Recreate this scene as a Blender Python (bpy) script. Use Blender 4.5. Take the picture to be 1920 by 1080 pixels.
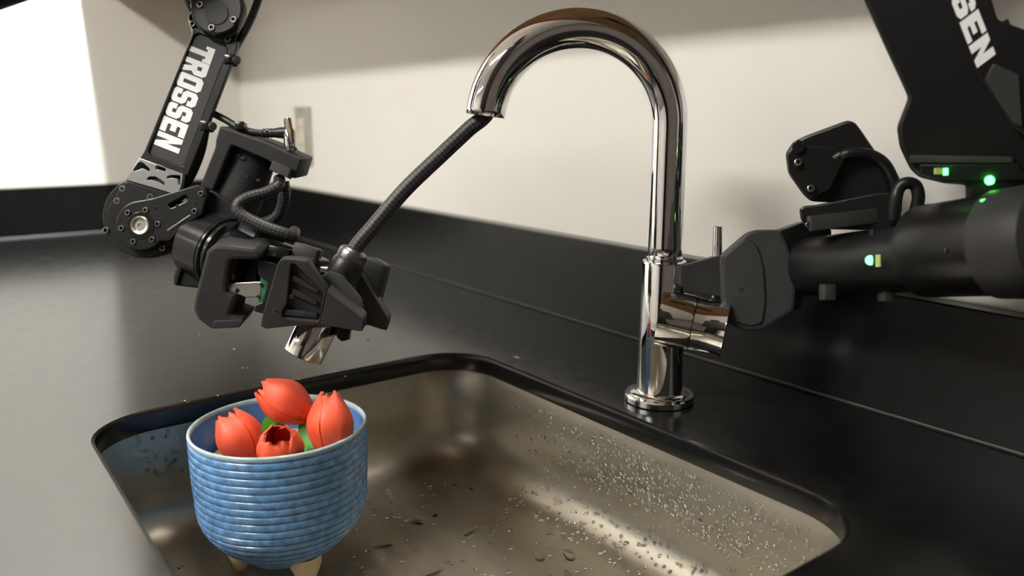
import bpy, bmesh, math, random
from math import sin, cos, pi, radians, atan, sqrt
from mathutils import Vector, Matrix

random.seed(7)
scene = bpy.context.scene
COL = scene.collection
for o in list(bpy.data.objects):
    bpy.data.objects.remove(o)

# ------------------------------------------------------------------ camera
F = 1510.0                      # focal length in pixels of a 1920 px wide frame
PITCH = atan(320.0 / F)
HEAD = radians(36.64)
FH = Vector((-cos(HEAD), sin(HEAD), 0))
RIGHT = Vector((FH.y, -FH.x, 0))
FWD = FH * cos(PITCH) + Vector((0, 0, -sin(PITCH)))
UP = FH * sin(PITCH) + Vector((0, 0, cos(PITCH)))
CAM = Vector((0, 0, .25))
cd = bpy.data.cameras.new('camera')
cam = bpy.data.objects.new('camera', cd)
COL.objects.link(cam)
cam.matrix_world = Matrix.Translation(CAM) @ Matrix((RIGHT, UP, -FWD)).transposed().to_4x4()
cd.sensor_width = 36
cd.lens = F / 1920 * 36
cd.clip_start = .02
cd.dof.use_dof = True
cd.dof.focus_distance = .665
cd.dof.aperture_fstop = 4.6
scene.camera = cam

# ------------------------------------------------------------------ world, exposure
w = bpy.data.worlds.new('room_air')
scene.world = w
w.use_nodes = True
w.node_tree.nodes['Background'].inputs[0].default_value = (.8, .85, .9, 1)
w.node_tree.nodes['Background'].inputs[1].default_value = .05
vs = scene.view_settings
vs.view_transform = 'Standard'
vs.look = 'None'
vs.exposure = 0
vs.gamma = 1
vs.use_curve_mapping = False
L_SPOT, L_MID, L_FAR = 270, 135, 30      # downlight watts, ceiling strip radiance row by row


# ------------------------------------------------------------------ helpers
ORG = {}


def P(x, y, d):
    """point seen at photo pixel x,y, d metres along the viewing axis"""
    return CAM + (FWD * F + RIGHT * (x - 960) - UP * (y - 540)) / F * d


def onplane(x, y, p0, n):
    r = FWD * F + RIGHT * (x - 960) - UP * (y - 540)
    return CAM + r * ((p0 - CAM).dot(n) / r.dot(n))


MATS = {}


def mat(name, col, rough=.5, metal=0., var=.08, scale=40., bump=0., bscale=200., spec=.5, emit=None, es=0., aniso=0., trans=0., ior=1.45, coat=0., stretch=None, rvar=0.):
    if name in MATS:
        return MATS[name]
    m = bpy.data.materials.new(name)
    m.use_nodes = True
    nt = m.node_tree
    b = nt.nodes['Principled BSDF']
    b.inputs['Roughness'].default_value = rough
    b.inputs['Metallic'].default_value = metal
    b.inputs['Specular IOR Level'].default_value = spec
    b.inputs['IOR'].default_value = ior
    b.inputs['Transmission Weight'].default_value = trans
    b.inputs['Coat Weight'].default_value = coat
    b.inputs['Anisotropic'].default_value = aniso
    tc = nt.nodes.new('ShaderNodeTexCoord')
    mp = nt.nodes.new('ShaderNodeMapping')
    if stretch:
        mp.inputs['Scale'].default_value = stretch
    nt.links.new(tc.outputs['Object'], mp.inputs['Vector'])
    n = nt.nodes.new('ShaderNodeTexNoise')
    n.inputs['Scale'].default_value = scale
    n.inputs['Detail'].default_value = 4
    nt.links.new(mp.outputs['Vector'], n.inputs['Vector'])
    r = nt.nodes.new('ShaderNodeValToRGB')
    r.color_ramp.elements[0].position = .3
    r.color_ramp.elements[1].position = .7
    lo = [max(0, c * (1 - var)) for c in col]
    hi = [min(1, c * (1 + var)) for c in col]
    r.color_ramp.elements[0].color = (*lo, 1)
    r.color_ramp.elements[1].color = (*hi, 1)
    nt.links.new(n.outputs['Fac'], r.inputs['Fac'])
    nt.links.new(r.outputs['Color'], b.inputs['Base Color'])
    if rvar:
        mr = nt.nodes.new('ShaderNodeMapRange')
        mr.inputs['To Min'].default_value = max(0, rough - rvar)
        mr.inputs['To Max'].default_value = min(1, rough + rvar)
        mr.inputs['From Min'].default_value = .3
        mr.inputs['From Max'].default_value = .7
        nt.links.new(n.outputs['Fac'], mr.inputs['Value'])
        nt.links.new(mr.outputs['Result'], b.inputs['Roughness'])
    if bump:
        n2 = nt.nodes.new('ShaderNodeTexNoise')
        n2.inputs['Scale'].default_value = bscale
        n2.inputs['Detail'].default_value = 3
        nt.links.new(mp.outputs['Vector'], n2.inputs['Vector'])
        bp = nt.nodes.new('ShaderNodeBump')
        bp.inputs['Strength'].default_value = bump
        bp.inputs['Distance'].default_value = .002
        nt.links.new(n2.outputs['Fac'], bp.inputs['Height'])
        nt.links.new(bp.outputs['Normal'], b.inputs['Normal'])
    if emit:
        b.inputs['Emission Color'].default_value = (*emit, 1)
        b.inputs['Emission Strength'].default_value = es
    MATS[name] = m
    return m


M_WALL = mat('wall_paint', (.78, .76, .71), .6, var=.015, scale=6, bump=.05, bscale=300)
M_WALLD = mat('taupe_paint', (.13, .115, .10), .6, var=.03, scale=6)
M_CEIL = mat('ceiling_paint', (.82, .81, .78), .8, var=.02, scale=10)
M_FLOOR = mat('floor_vinyl', (.11, .10, .09), .45, var=.2, scale=9)
M_COUNTER = mat('black_counter', (.0065, .0065, .0068), .20, var=.2, scale=60, spec=.5, ior=1.5, rvar=.02)
M_WOOD = mat('cabinet_wood', (.36, .19, .085), .42, var=.25, scale=7, stretch=(1.5, 1.5, 18))
M_CHROME = mat('chrome', (.86, .86, .87), .035, 1., var=.01, scale=20)
M_STEEL = mat('brushed_steel', (.47, .435, .36), .41, 1., var=.05, scale=9, bump=.012, bscale=90, stretch=(1, 14, 14), aniso=.3, rvar=.04)
M_SATIN = mat('satin_steel', (.62, .60, .55), .32, 1., var=.05)
M_BLK = mat('black_anodised', (.007, .007, .0073), .36, var=.2, spec=.45)
M_BLKG = mat('black_gloss', (.010, .010, .011), .22, var=.2)
M_PLA = mat('charcoal_plastic', (.040, .040, .041), .48, var=.12, bump=.05, bscale=900, spec=.35)
M_DARK = mat('dark_recess', (.008, .008, .008), .6, var=.1)
M_BLK_SHEEN = mat('black_anodised_sheen', (.27, .27, .265), .38, .5, var=.05)  # black anodising turned grey: its bright reflection is put into the colour
M_SCREW = mat('screw_steel', (.22, .22, .215), .35, 1., var=.1)
M_WHITE = mat('white_print', (.93, .93, .92), .5, var=.01)
M_RUB = mat('cable_rubber', (.013, .013, .014), .38, var=.2)
M_GREEN_PCB = mat('green_board', (.02, .16, .07), .4, var=.2)
M_LED = mat('green_led', (.02, .4, .05), .4, emit=(.05, 1., .09), es=12)
M_YELLOW_GLOW = mat('yellow_board_glow', (.42, .45, .16), .5, emit=(.35, .55, .1), es=.25)  # yellowish board pieces beside the LEDs, given a faint painted glow
M_RED = mat('tulip_red', (.80, .105, .045), .45, var=.16, scale=55, bump=.25, bscale=150, stretch=(1, 1, .25))
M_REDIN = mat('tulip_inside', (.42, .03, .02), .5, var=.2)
M_LEAF = mat('tulip_leaf', (.07, .32, .025), .4, var=.3, scale=30)
M_FOAM = mat('floral_foam', (.55, .40, .25), .9, var=.15, bump=.3, bscale=500)
M_GLAZE = mat('blue_glaze', (.15, .33, .60), .25, var=.32, scale=150, bump=.04, bscale=300, coat=.4)
M_GLAZE_IN = mat('blue_glaze_inside', (.10, .23, .56), .2, var=.15, scale=50, coat=.4)
M_RIM = mat('pale_glaze_rim', (.40, .53, .55), .22, var=.15, scale=80, coat=.4)
M_CLAY = mat('bare_clay', (.82, .67, .41), .6, var=.08)
M_WATER = mat('water', (.97, .98, .98), .0, var=.0, trans=1., ior=1.38)
M_LAMP = {}


def braid_mat():
    m = mat('braided_sleeve', (.02, .02, .022), .45, var=.3)
    nt = m.node_tree
    b = nt.nodes['Principled BSDF']
    uv = nt.nodes.new('ShaderNodeUVMap')
    ck = nt.nodes.new('ShaderNodeTexChecker')
    ck.inputs['Scale'].default_value = 1
    ck.inputs['Color1'].default_value = (.012, .012, .013, 1)
    ck.inputs['Color2'].default_value = (.055, .055, .058, 1)
    mp = nt.nodes.new('ShaderNodeMapping')
    mp.inputs['Rotation'].default_value = (0, 0, radians(45))
    nt.links.new(uv.outputs[0], mp.inputs['Vector'])
    nt.links.new(mp.outputs['Vector'], ck.inputs['Vector'])
    nt.links.new(ck.outputs['Color'], b.inputs['Base Color'])
    bp = nt.nodes.new('ShaderNodeBump')
    bp.inputs['Strength'].default_value = .5
    bp.inputs['Distance'].default_value = .0006
    nt.links.new(ck.outputs['Fac'], bp.inputs['Height'])
    nt.links.new(bp.outputs['Normal'], b.inputs['Normal'])
    return m


M_BRAID = braid_mat()


def wov(o):
    return ORG.get(o.name, Vector((0, 0, 0)))


def obj(name, me, m, parent=None, origin=None, smooth=None):
    """me: mesh with WORLD coordinates -> object with its own origin, parented"""
    if not me.vertices:
        return None
    if origin is None:
        lo = Vector([min(v.co[i] for v in me.vertices) for i in range(3)])
        hi = Vector([max(v.co[i] for v in me.vertices) for i in range(3)])
        origin = (lo + hi) / 2
    me.transform(Matrix.Translation(-origin))
    ms = m if isinstance(m, (list, tuple)) else [m]
    me.materials.clear()
    for k in ms:
        me.materials.append(k)
    if smooth is not None:
        for p in me.polygons:
            p.use_smooth = True
        if smooth < 179:
            me.set_sharp_from_angle(angle=radians(smooth))
    o = bpy.data.objects.new(name, me)
    COL.objects.link(o)
    ORG[o.name] = origin.copy()
    if parent:
        o.parent = parent
        o.location = origin - wov(parent)
    else:
        o.location = origin
    me.name = name
    return o


def thing(name, label, cat, loc, group=None):
    o = bpy.data.objects.new(name, None)
    COL.objects.link(o)
    o.location = loc
    o.empty_display_size = .02
    ORG[o.name] = Vector(loc)
    o['label'] = label
    o['category'] = cat
    if group:
        o['group'] = group
    return o


def tag(o, label, cat=None, group=None, kind=None):
    o['label'] = label
    if cat:
        o['category'] = cat
    if group:
        o['group'] = group
    if kind:
        o['kind'] = kind
    return o


def struct(o):
    o['kind'] = 'structure'
    return o


def bmesh_me(bm):
    bmesh.ops.recalc_face_normals(bm, faces=bm.faces)
    me = bpy.data.meshes.new('m')
    bm.to_mesh(me)
    bm.free()
    return me


def pyme(v, f):
    me = bpy.data.meshes.new('m')
    me.from_pydata([tuple(q) for q in v], [], f)
    bm = bmesh.new()
    bm.from_mesh(me)
    bpy.data.meshes.remove(me)
    return bmesh_me(bm)


def box_me(lo, hi, bev=0., seg=2, M=None):
    bm = bmesh.new()
    bmesh.ops.create_cube(bm, size=1)
    lo, hi = Vector(lo), Vector(hi)
    for v in bm.verts:
        v.co = Vector([(lo[i] + hi[i]) / 2 + v.co[i] * (hi[i] - lo[i]) for i in range(3)])
    if bev:
        bmesh.ops.bevel(bm, geom=list(bm.edges), offset=bev, segments=seg, profile=.5, affect='EDGES')
    if M:
        bm.transform(M)
    return bmesh_me(bm)


def obox_me(c, ax, half, bev=.001, seg=2):
    """box at world centre c with axes ax (3 unit vectors)"""
    M = Matrix((ax[0], ax[1], ax[2])).transposed().to_4x4()
    return box_me([-h for h in half], half, bev, seg, Matrix.Translation(c) @ M)


def frame(z):
    z = z.normalized()
    a = Vector((0, 0, 1)) if abs(z.z) < .9 else Vector((1, 0, 0))
    x = a.cross(z).normalized()
    return x, z.cross(x), z


def lathe_me(base, axis, prof, n=32, closed=False, cap=True):
    """prof: list of (r, h) along axis from base"""
    x, y, z = frame(axis)
    v, f = [], []
    for r, h in prof:
        for k in range(n):
            a = 2 * pi * k / n
            v.append(base + z * h + (x * cos(a) + y * sin(a)) * max(r, 1e-5))
    m = len(prof)
    for i in range(m - 1):
        for k in range(n):
            f.append((i * n + k, i * n + (k + 1) % n, (i + 1) * n + (k + 1) % n, (i + 1) * n + k))
    if closed:
        for k in range(n):
            f.append(((m - 1) * n + k, (m - 1) * n + (k + 1) % n, (k + 1) % n, k))
    elif cap:
        if prof[0][0] > 1e-4:
            f.append(tuple(range(n)))
        if prof[-1][0] > 1e-4:
            f.append(tuple((m - 1) * n + k for k in range(n)))
    return pyme(v, f)


def cyl_me(p0, p1, r0, r1=None, n=32, bev=.0008):
    r1 = r0 if r1 is None else r1
    L = (p1 - p0).length
    b = min(bev, r0 * .4, r1 * .4, L * .4)
    return lathe_me(p0, p1 - p0, [(r0 - b, 0), (r0, b), (r1, L - b), (r1 - b, L)], n)


def catmull(pts, n=8):
    out = []
    for i in range(len(pts) - 1):
        p0 = pts[max(i - 1, 0)]
        p1, p2 = pts[i], pts[i + 1]
        p3 = pts[min(i + 2, len(pts) - 1)]
        for k in range(n):
            t = k / n
            out.append(.5 * ((2 * p1) + (p2 - p0) * t + (2 * p0 - 5 * p1 + 4 * p2 - p3) * t * t + (3 * p1 - p0 - 3 * p2 + p3) * t ** 3))
    out.append(pts[-1])
    return out


def tube_me(pts, rad, n=16, uvs=None, cap=True):
    """sweep with parallel transport; rad number or list"""
    if not isinstance(rad, (list, tuple)):
        rad = [rad] * len(pts)
    T = []
    for i in range(len(pts)):
        a = pts[max(i - 1, 0)]
        b = pts[min(i + 1, len(pts) - 1)]
        T.append((b - a).normalized())
    x, y, _ = frame(T[0])
    v, f = [], []
    for i, p in enumerate(pts):
        x = (x - T[i] * x.dot(T[i])).normalized()
        y = T[i].cross(x)
        for k in range(n):
            a = 2 * pi * k / n
            v.append(p + (x * cos(a) + y * sin(a)) * rad[i])
    for i in range(len(pts) - 1):
        for k in range(n):
            f.append((i * n + k, i * n + (k + 1) % n, (i + 1) * n + (k + 1) % n, (i + 1) * n + k))
    nq = len(f)
    if cap:
        f.append(tuple(range(n)))
        f.append(tuple((len(pts) - 1) * n + k for k in range(n)))
    me = bpy.data.meshes.new('m')
    me.from_pydata([tuple(q) for q in v], [], f)
    if uvs:
        uv = me.uv_layers.new(name='UVMap')
        s = 0
        S = [0]
        for i in range(1, len(pts)):
            s += (pts[i] - pts[i - 1]).length
            S.append(s)
        for pi_, p in enumerate(me.polygons):
            if pi_ >= nq:
                continue
            i, k = divmod(pi_, n)
            for j, (ii, kk) in enumerate(((i, k), (i, k + 1), (i + 1, k + 1), (i + 1, k))):
                uv.data[p.loop_start + j].uv = (kk / n * uvs, S[ii] / (2 * pi * rad[0]) * uvs)
    me.update()
    return me


def plate_me(polys, d=None, t=.006, bev=.0006, p0=None, n=None, back=0.):
    """pixel outlines (first = outer, others = holes) laid on a plane, extruded t away from the viewer"""
    if n is None:
        n = -FWD
        p0 = P(960, 540, d)
    n = n.normalized()
    x = Vector((0, 0, 1)).cross(n)
    x = (x if x.length > 1e-3 else RIGHT).normalized()
    y = n.cross(x)
    cu = bpy.data.curves.new('c', 'CURVE')
    cu.dimensions = '2D'
    cu.fill_mode = 'BOTH'
    cu.extrude = max(t / 2 - bev, 1e-5)
    cu.bevel_depth = bev
    cu.bevel_resolution = 1
    cu.offset = -bev
    for poly in polys:
        sp = cu.splines.new('POLY')
        sp.points.add(len(poly) - 1)
        for i, q in enumerate(poly):
            w_ = q if isinstance(q, Vector) else onplane(q[0], q[1], p0, n)
            l = w_ - p0
            sp.points[i].co = (l.dot(x), l.dot(y), 0, 1)
        sp.use_cyclic_u = True
    co = bpy.data.objects.new('c', cu)
    COL.objects.link(co)
    dg = bpy.context.evaluated_depsgraph_get()
    me = bpy.data.meshes.new_from_object(co.evaluated_get(dg))
    bpy.data.objects.remove(co)
    bpy.data.curves.remove(cu)
    M = Matrix.Translation(p0 - n * (t / 2 + back)) @ Matrix((x, y, n)).transposed().to_4x4()
    me.transform(M)
    return me


def VN(x, y, d):
    q = P(x, y, d)
    return dict(p0=q, n=(CAM - q).normalized())


def TN(x, y, d, k=.33):
    return dict(p0=P(x, y, d), n=(-FWD - UP * k).normalized())


def rnd(poly, r=4, n=3):
    """round the corners of a pixel polygon"""
    out = []
    m = len(poly)
    for i in range(m):
        a, b, c = Vector(poly[i - 1]), Vector(poly[i]), Vector(poly[(i + 1) % m])
        ra = min(r, (a - b).length * .45)
        rc = min(r, (c - b).length * .45)
        p, q = b + (a - b).normalized() * ra, b + (c - b).normalized() * rc
        for k in range(n + 1):
            t = k / n
            s = p * (1 - t) ** 2 + b * 2 * t * (1 - t) + q * t * t
            out.append((s.x, s.y))
    return out


def circ(cx, cy, r, n=40, a0=0, a1=360):
    return [(cx + r * cos(radians(a0 + (a1 - a0) * k / (n if a1 - a0 >= 360 else n - 1))), cy + r * sin(radians(a0 + (a1 - a0) * k / (n if a1 - a0 >= 360 else n - 1)))) for k in range(n)]


def plate(name, polys, d, t, m, parent, bev=.0006, smooth=30, **k):
    return obj(name, plate_me(polys, d, t, bev, **k), m, parent, smooth=smooth)


def tube(name, pts, r, m, parent, n=14, sub=8, uvs=None):
    return obj(name, tube_me(catmull(pts, sub), r, n, uvs), m, parent, smooth=60)


SCREW_ME = {}


def screw(parent, x, y, d, rpx=6, n=None, p0=None, m=None):
    """socket-head screw seen at a pixel: ring with a hex socket; mesh shared between alike screws"""
    nn = (n or -FWD).normalized()
    p = P(x, y, d) if p0 is None else onplane(x, y, p0, nn)
    dep = (p - CAM).dot(FWD)
    r = rpx * dep / F
    key = (round(r, 5), tuple(round(c, 3) for c in nn))
    if key not in SCREW_ME:
        me = lathe_me(Vector((0, 0, 0)), nn, [(r * .95, -.001), (r, .0), (r, .0008), (r * .85, .0012), (r * .58, .0012), (r * .5, -.0006)], 14)
        for q in me.polygons:
            q.use_smooth = True
        me.set_sharp_from_angle(angle=radians(40))
        me.materials.append(m or M_SCREW)
        me.materials.append(M_DARK)
        for q in me.polygons:
            if len(q.vertices) > 4 and (q.center - nn * -.0006).length < .0002:
                q.material_index = 1
        SCREW_ME[key] = me
    o = bpy.data.objects.new('screw', SCREW_ME[key])
    COL.objects.link(o)
    o.parent = parent
    o.location = p - wov(parent)
    ORG[o.name] = p
    return o


# ------------------------------------------------------------------ room shell
YW, XW = .668, -2.0            # back wall and left wall planes
YB, XB = .648, -1.98           # front faces of the backsplashes
ZF, ZC = -.91, 1.62
XR, YF = 2.6, -4.2
FULL = []


def wallbox(name, lo, hi, m):
    return struct(obj(name, box_me(lo, hi), m))


wallbox('floor', (XW - .1, YF - .1, ZF - .05), (XR + .1, YW + .1, ZF), M_FLOOR)
wallbox('ceiling', (XW - .1, YF - .1, ZC), (XR + .1, YW + .1, ZC + .05), M_CEIL)
wallbox('wall_back', (XW - .1, YW, ZF), (XR + .1, YW + .1, ZC), M_WALL)
wallbox('wall_left', (XW - .1, YF - .1, ZF), (XW, YW, ZC), M_WALL)
wallbox('wall_right', (XR, YF - .1, ZF), (XR + .1, YW, ZC), M_WALLD)
wallbox('wall_front', (XW, YF - .1, ZF), (XR, YF, ZC), M_WALL)

# ceiling strip lamps in three rows parallel to the back wall
def strip(x0, x1, y, wd, es, where, col=(1., .965, .905)):
    c = Vector(((x0 + x1) / 2, y, ZC - .03))
    t = thing('ceiling_lamp', 'white linear ceiling lamp ' + where, 'lamp', Vector((c.x, c.y, ZC)), 'linear ceiling lamps')
    obj('housing', box_me((x0 - .02, y - wd / 2 - .02, ZC - .028), (x1 + .02, y + wd / 2 + .02, ZC), .003), M_CEIL, t)
    key = 'lamp_%g' % es
    m = mat(key, (.9, .9, .88), .5, emit=col, es=es)
    obj('diffuser', box_me((x0, y - wd / 2, ZC - .04), (x1, y + wd / 2, ZC - .02), .004), m, t)


# adjustable downlight just in front of the wall cabinets, washing the left wall
SP = Vector((-1.50, .300, ZC - .012))
t = thing('ceiling_spotlight', 'small round recessed ceiling downlight aimed at the left wall', 'lamp', Vector((SP.x, SP.y, ZC)))
obj('trim_ring', lathe_me(Vector((SP.x, SP.y, ZC)), Vector((0, 0, -1)), [(.075, 0), (.075, .003), (.060, .005), (.050, .002), (.050, 0)], 40, True), M_CEIL, t, smooth=40)
obj('lens', lathe_me(Vector((SP.x, SP.y, ZC)), Vector((0, 0, -1)), [(.049, .0), (.049, .002), (.0, .0025)], 32), mat('lamp_lens', (.9, .9, .9), .4, emit=(.97, 1., .97), es=6), t, smooth=40)
ld = bpy.data.lights.new('downlight', 'SPOT')
ld.energy = L_SPOT
ld.color = (.97, 1., .96)
ld.spot_size = radians(64)
ld.spot_blend = .35
ld.shadow_soft_size = .022
lo_ = bpy.data.objects.new('downlight', ld)
COL.objects.link(lo_)
lo_.parent = t
lo_.location = Vector((0, 0, -.012))
lo_.rotation_euler = (Vector((-2.0, .05, .20)) - SP).to_track_quat('-Z', 'Y').to_euler()
strip(-.95, -.45, .285, .06, 150, 'added out of view above the sink to brighten it')  # added lamp with no visible fixture, lifts the sink floor and arm tops
strip(-1.1, .3, -1.2, .13, L_MID, 'of the middle row')
strip(-1.8, -.4, -3.2, .16, L_FAR, 'of the far row')

# ------------------------------------------------------------------ counter with sink cut-out, backsplashes
HX0, HX1, HY0, HY1, HR = -.722, -.238, .092, .469, .055
CT = .020                      # worktop thickness


def rrect(x0, x1, y0, y1, r, z=None, n=10):
    pts = []
    for cx, cy, a in ((x1 - r, y1 - r, 0), (x0 + r, y1 - r, 90), (x0 + r, y0 + r, 180), (x1 - r, y0 + r, 270)):
        for k in range(n + 1):
            b = radians(a + 90 * k / n)
            pts.append(Vector((cx + r * cos(b), cy + r * sin(b), 0 if z is None else z)))
    return pts


CX1 = 1.3
counter_me = plate_me([[Vector((XB - .02, -.015, 0)), Vector((CX1, -.015, 0)), Vector((CX1, YW - .001, 0)), Vector((XB - .02, YW - .001, 0))],
                       rrect(HX0, HX1, HY0, HY1, HR)], t=CT, bev=.0035, p0=Vector((0, 0, 0)), n=Vector((0, 0, 1)))
ct = obj('worktop', counter_me, M_COUNTER, smooth=40)
tag(ct, 'matte black worktop with a rounded sink cut-out, running along the back wall', 'worktop')
o = obj('backsplash', box_me((XB, YB, .0004), (CX1, YW - .0005, .105), .0015), M_COUNTER)
tag(o, 'long black backsplash strip along the back wall behind the faucet', 'backsplash')
o = obj('backsplash', box_me((XW + .0005, -.015, .0004), (XB - .0003, YW - .0005, .105), .0015), M_COUNTER)
tag(o, 'short black backsplash strip along the left wall', 'backsplash')

# silicone beads along the foot of the backsplashes
M_SIL = mat('grey_silicone', (.016, .016, .015), .45, var=.2)
def bead(name, a, b, inward):
    v = []
    for p in (a, b):
        v += [p, p + inward * .0022, p + inward * .0009 + Vector((0, 0, .0009)), p + Vector((0, 0, .0022))]
    return struct(obj(name, pyme(v, [(0, 1, 2, 3), (7, 6, 5, 4), (0, 4, 5, 1), (1, 5, 6, 2), (2, 6, 7, 3), (3, 7, 4, 0)]), M_SIL))
bead('trim_1', Vector((XB, YB, .0002)), Vector((CX1, YB, .0002)), Vector((0, -1, 0)))
bead('trim_2', Vector((XB, -.014, .0002)), Vector((XB, YB, .0002)), Vector((1, 0, 0)))

# base cabinets under the worktop and wall cabinets above (outside the picture, mirrored in the chrome)
def cabinet(name, x0, x1, y0, y1, z0, z1, nd, label, group, handle_low):
    t = thing(name, label, 'cabinet', Vector(((x0 + x1) / 2, (y0 + y1) / 2, z0)), group)
    s = .018
    b = obj('body', box_me((x0, y0 + .02, z0), (x1, y1, z1), .001), M_WOOD, t)
    wd = (x1 - x0) / nd
    for k in range(nd):
        a, c = x0 + k * wd + .002, x0 + (k + 1) * wd - .002
        dr = obj('door', box_me((a, y0, z0 + .003), (c, y0 + .018, z1 - .003), .0015), M_WOOD, t)
        hx = c - .04 if k % 2 == 0 else a + .04
        hz = z0 + .05 if handle_low else z1 - .2
        obj('handle', tube_me(catmull([Vector((hx, y0, hz)), Vector((hx, y0 - .028, hz + .01)), Vector((hx, y0 - .028, hz + .12)), Vector((hx, y0, hz + .13))], 5), .004, 8), M_SATIN, dr, smooth=60)


ZU = .547
cabinet('wall_cabinet', XW + .002, -1.1, .337, YW - .001, ZU, 1.35, 2, 'brown wooden wall cabinet above the left end of the worktop', 'wall cabinets', True)
cabinet('wall_cabinet', -1.098, -.2, .337, YW - .001, ZU, 1.35, 2, 'brown wooden wall cabinet above the sink', 'wall cabinets', True)
cabinet('wall_cabinet', -.198, .7, .337, YW - .001, ZU, 1.35, 2, 'brown wooden wall cabinet right of the one above the sink', 'wall cabinets', True)
cabinet('base_cabinet', XW + .002, -.80, .03, YW - .001, ZF, -CT - .0005, 2, 'brown wooden base cabinet under the left end of the worktop', 'base cabinets', False)
cabinet('base_cabinet', -.18, .7, .03, YW - .001, ZF, -CT - .0005, 2, 'brown wooden base cabinet right of the sink', 'base cabinets', False)

# ------------------------------------------------------------------ sink
SX0, SX1, SY0, SY1 = -.742, -.222, .080, .477
ZS = -.122
sink = thing('sink', 'brushed stainless steel undermount sink bowl wet with droplets', 'sink', Vector(((SX0 + SX1) / 2, (SY0 + SY1) / 2, ZS)))
rings = []
FR = .040                      # floor radius
def ring(ins, r, z):
    return rrect(SX0 + ins, SX1 - ins, SY0 + ins, SY1 - ins, max(r - ins, .012), z, 12)
lev = [(-.025, .06, -CT - .0006), (0, .06, -CT - .0006), (.0015, .06, -CT - .003), (.004, .06, ZS + FR)]
for k in range(1, 9):
    a = radians(90 * k / 8)
    lev.append((.004 + FR * (1 - cos(a)), .06, ZS + FR * (1 - sin(a))))
lev += [(.08, .06, ZS - .0006), (.15, .06, ZS - .001)]
DC = Vector(((SX0 + SX1) / 2, (SY0 + SY1) / 2, ZS - .0012))
v, f = [], []
for a in lev:
    v += ring(*a)
n = 52
for i in range(len(lev) - 1):
    for k in range(n):
        f.append((i * n + k, i * n + (k + 1) % n, (i + 1) * n + (k + 1) % n, (i + 1) * n + k))
# floor down to the drain hole
base = len(v)
last = (len(lev) - 1) * n
for k in range(n):
    q = (v[last + k] - DC)
    q.z = 0
    v.append(DC + q.normalized() * .042)
for k in range(n):
    f.append((last + k, last + (k + 1) % n, base + (k + 1) % n, base + k))
me = bpy.data.meshes.new('m')
me.from_pydata([tuple(q) for q in v], [], [tuple(reversed(q)) for q in f])
obj('bowl', me, M_STEEL, sink, smooth=40)
dr = obj('drain', lathe_me(DC + Vector((0, 0, -.02)), Vector((0, 0, 1)), [(.03, 0), (.032, .001), (.034, .016), (.044, .0202), (.044, .0212), (.033, .0200), (.0, .004)], 32), M_SATIN, sink, smooth=40)
for k in range(3):
    a = k * pi / 3
    ax = Vector((cos(a), sin(a), 0))
    obj('strainer_bar', obox_me(DC + Vector((0, 0, -.010)), (ax, Vector((-sin(a), cos(a), 0)), Vector((0, 0, 1))), (.031, .002, .001), .0004), M_SATIN, dr)

# ------------------------------------------------------------------ wall socket plate
so = thing('wall_socket', 'metal wall socket plate on the white back wall behind the left robot arm', 'socket', Vector((-1.615, YW, .153)))
obj('cover_plate', box_me((-1.652, YW - .006, .153), (-1.578, YW, .272), .002), M_SATIN, so)
ins = obj('socket_insert', box_me((-1.632, YW - .009, .178), (-1.598, YW - .005, .247), .001), mat('ivory_plastic', (.62, .58, .48), .4), so)
for zz in (.194, .230):
    for dx in (-.006, .006):
        obj('slot', box_me((-1.615 + dx - .001, YW - .0094, zz - .004), (-1.615 + dx + .001, YW - .0085, zz + .004)), M_DARK, ins)
for zz in (.162, .263):
    obj('screw', cyl_me(Vector((-1.615, YW - .0075, zz)), Vector((-1.615, YW - .005, zz)), .003), M_SCREW, so)

# ------------------------------------------------------------------ faucet
FB = Vector((-.4765, .5204, 0))
fa = thing('faucet', 'tall chrome gooseneck kitchen faucet standing behind the sink', 'faucet', FB)
Z = Vector((0, 0, 1))
obj('base_flange', lathe_me(FB, Z, [(.030, .0002), (.0312, .001), (.0312, .0055), (.0302, .0068), (.0262, .0072), (.0250, .0085), (.0225, .0095), (.0205, .0096)], 48), M_CHROME, fa, smooth=35)
obj('body', lathe_me(FB, Z, [(.0205, .0094), (.0197, .05), (.0194, .1255), (.0188, .1275), (.0168, .1282), (.0150, .1284)], 48), M_CHROME, fa, smooth=35)
PHI = radians(32)
SD = Vector((-sin(PHI), -cos(PHI), 0))
RA, ZA = .078, .243
pts, rad = [], []
for k in range(9):
    pts.append(FB + Z * (.1275 + (ZA - .1275) * k / 9))
    rad.append(.0146)
AEND = radians(174)
for k in range(49):
    a = AEND * k / 48
    pts.append(FB + SD * (RA - RA * cos(a)) + Z * (ZA + RA * sin(a)))
    rad.append(.0146 + .0018 * min(1, k / 26))
TIP = pts[-1]
TT = (pts[-1] - pts[-2]).normalized()
me = tube_me(pts, rad, 40, cap=False)
spout = obj('spout', me, M_CHROME, fa, smooth=60)
sol = spout.modifiers.new('wall', 'SOLIDIFY')
sol.thickness = .002
obj('spout_seam', lathe_me(FB, Z, [(.0146, .1282), (.0158, .1284), (.0158, .1305), (.0147, .1310)], 40), M_CHROME, fa, smooth=40)
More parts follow.
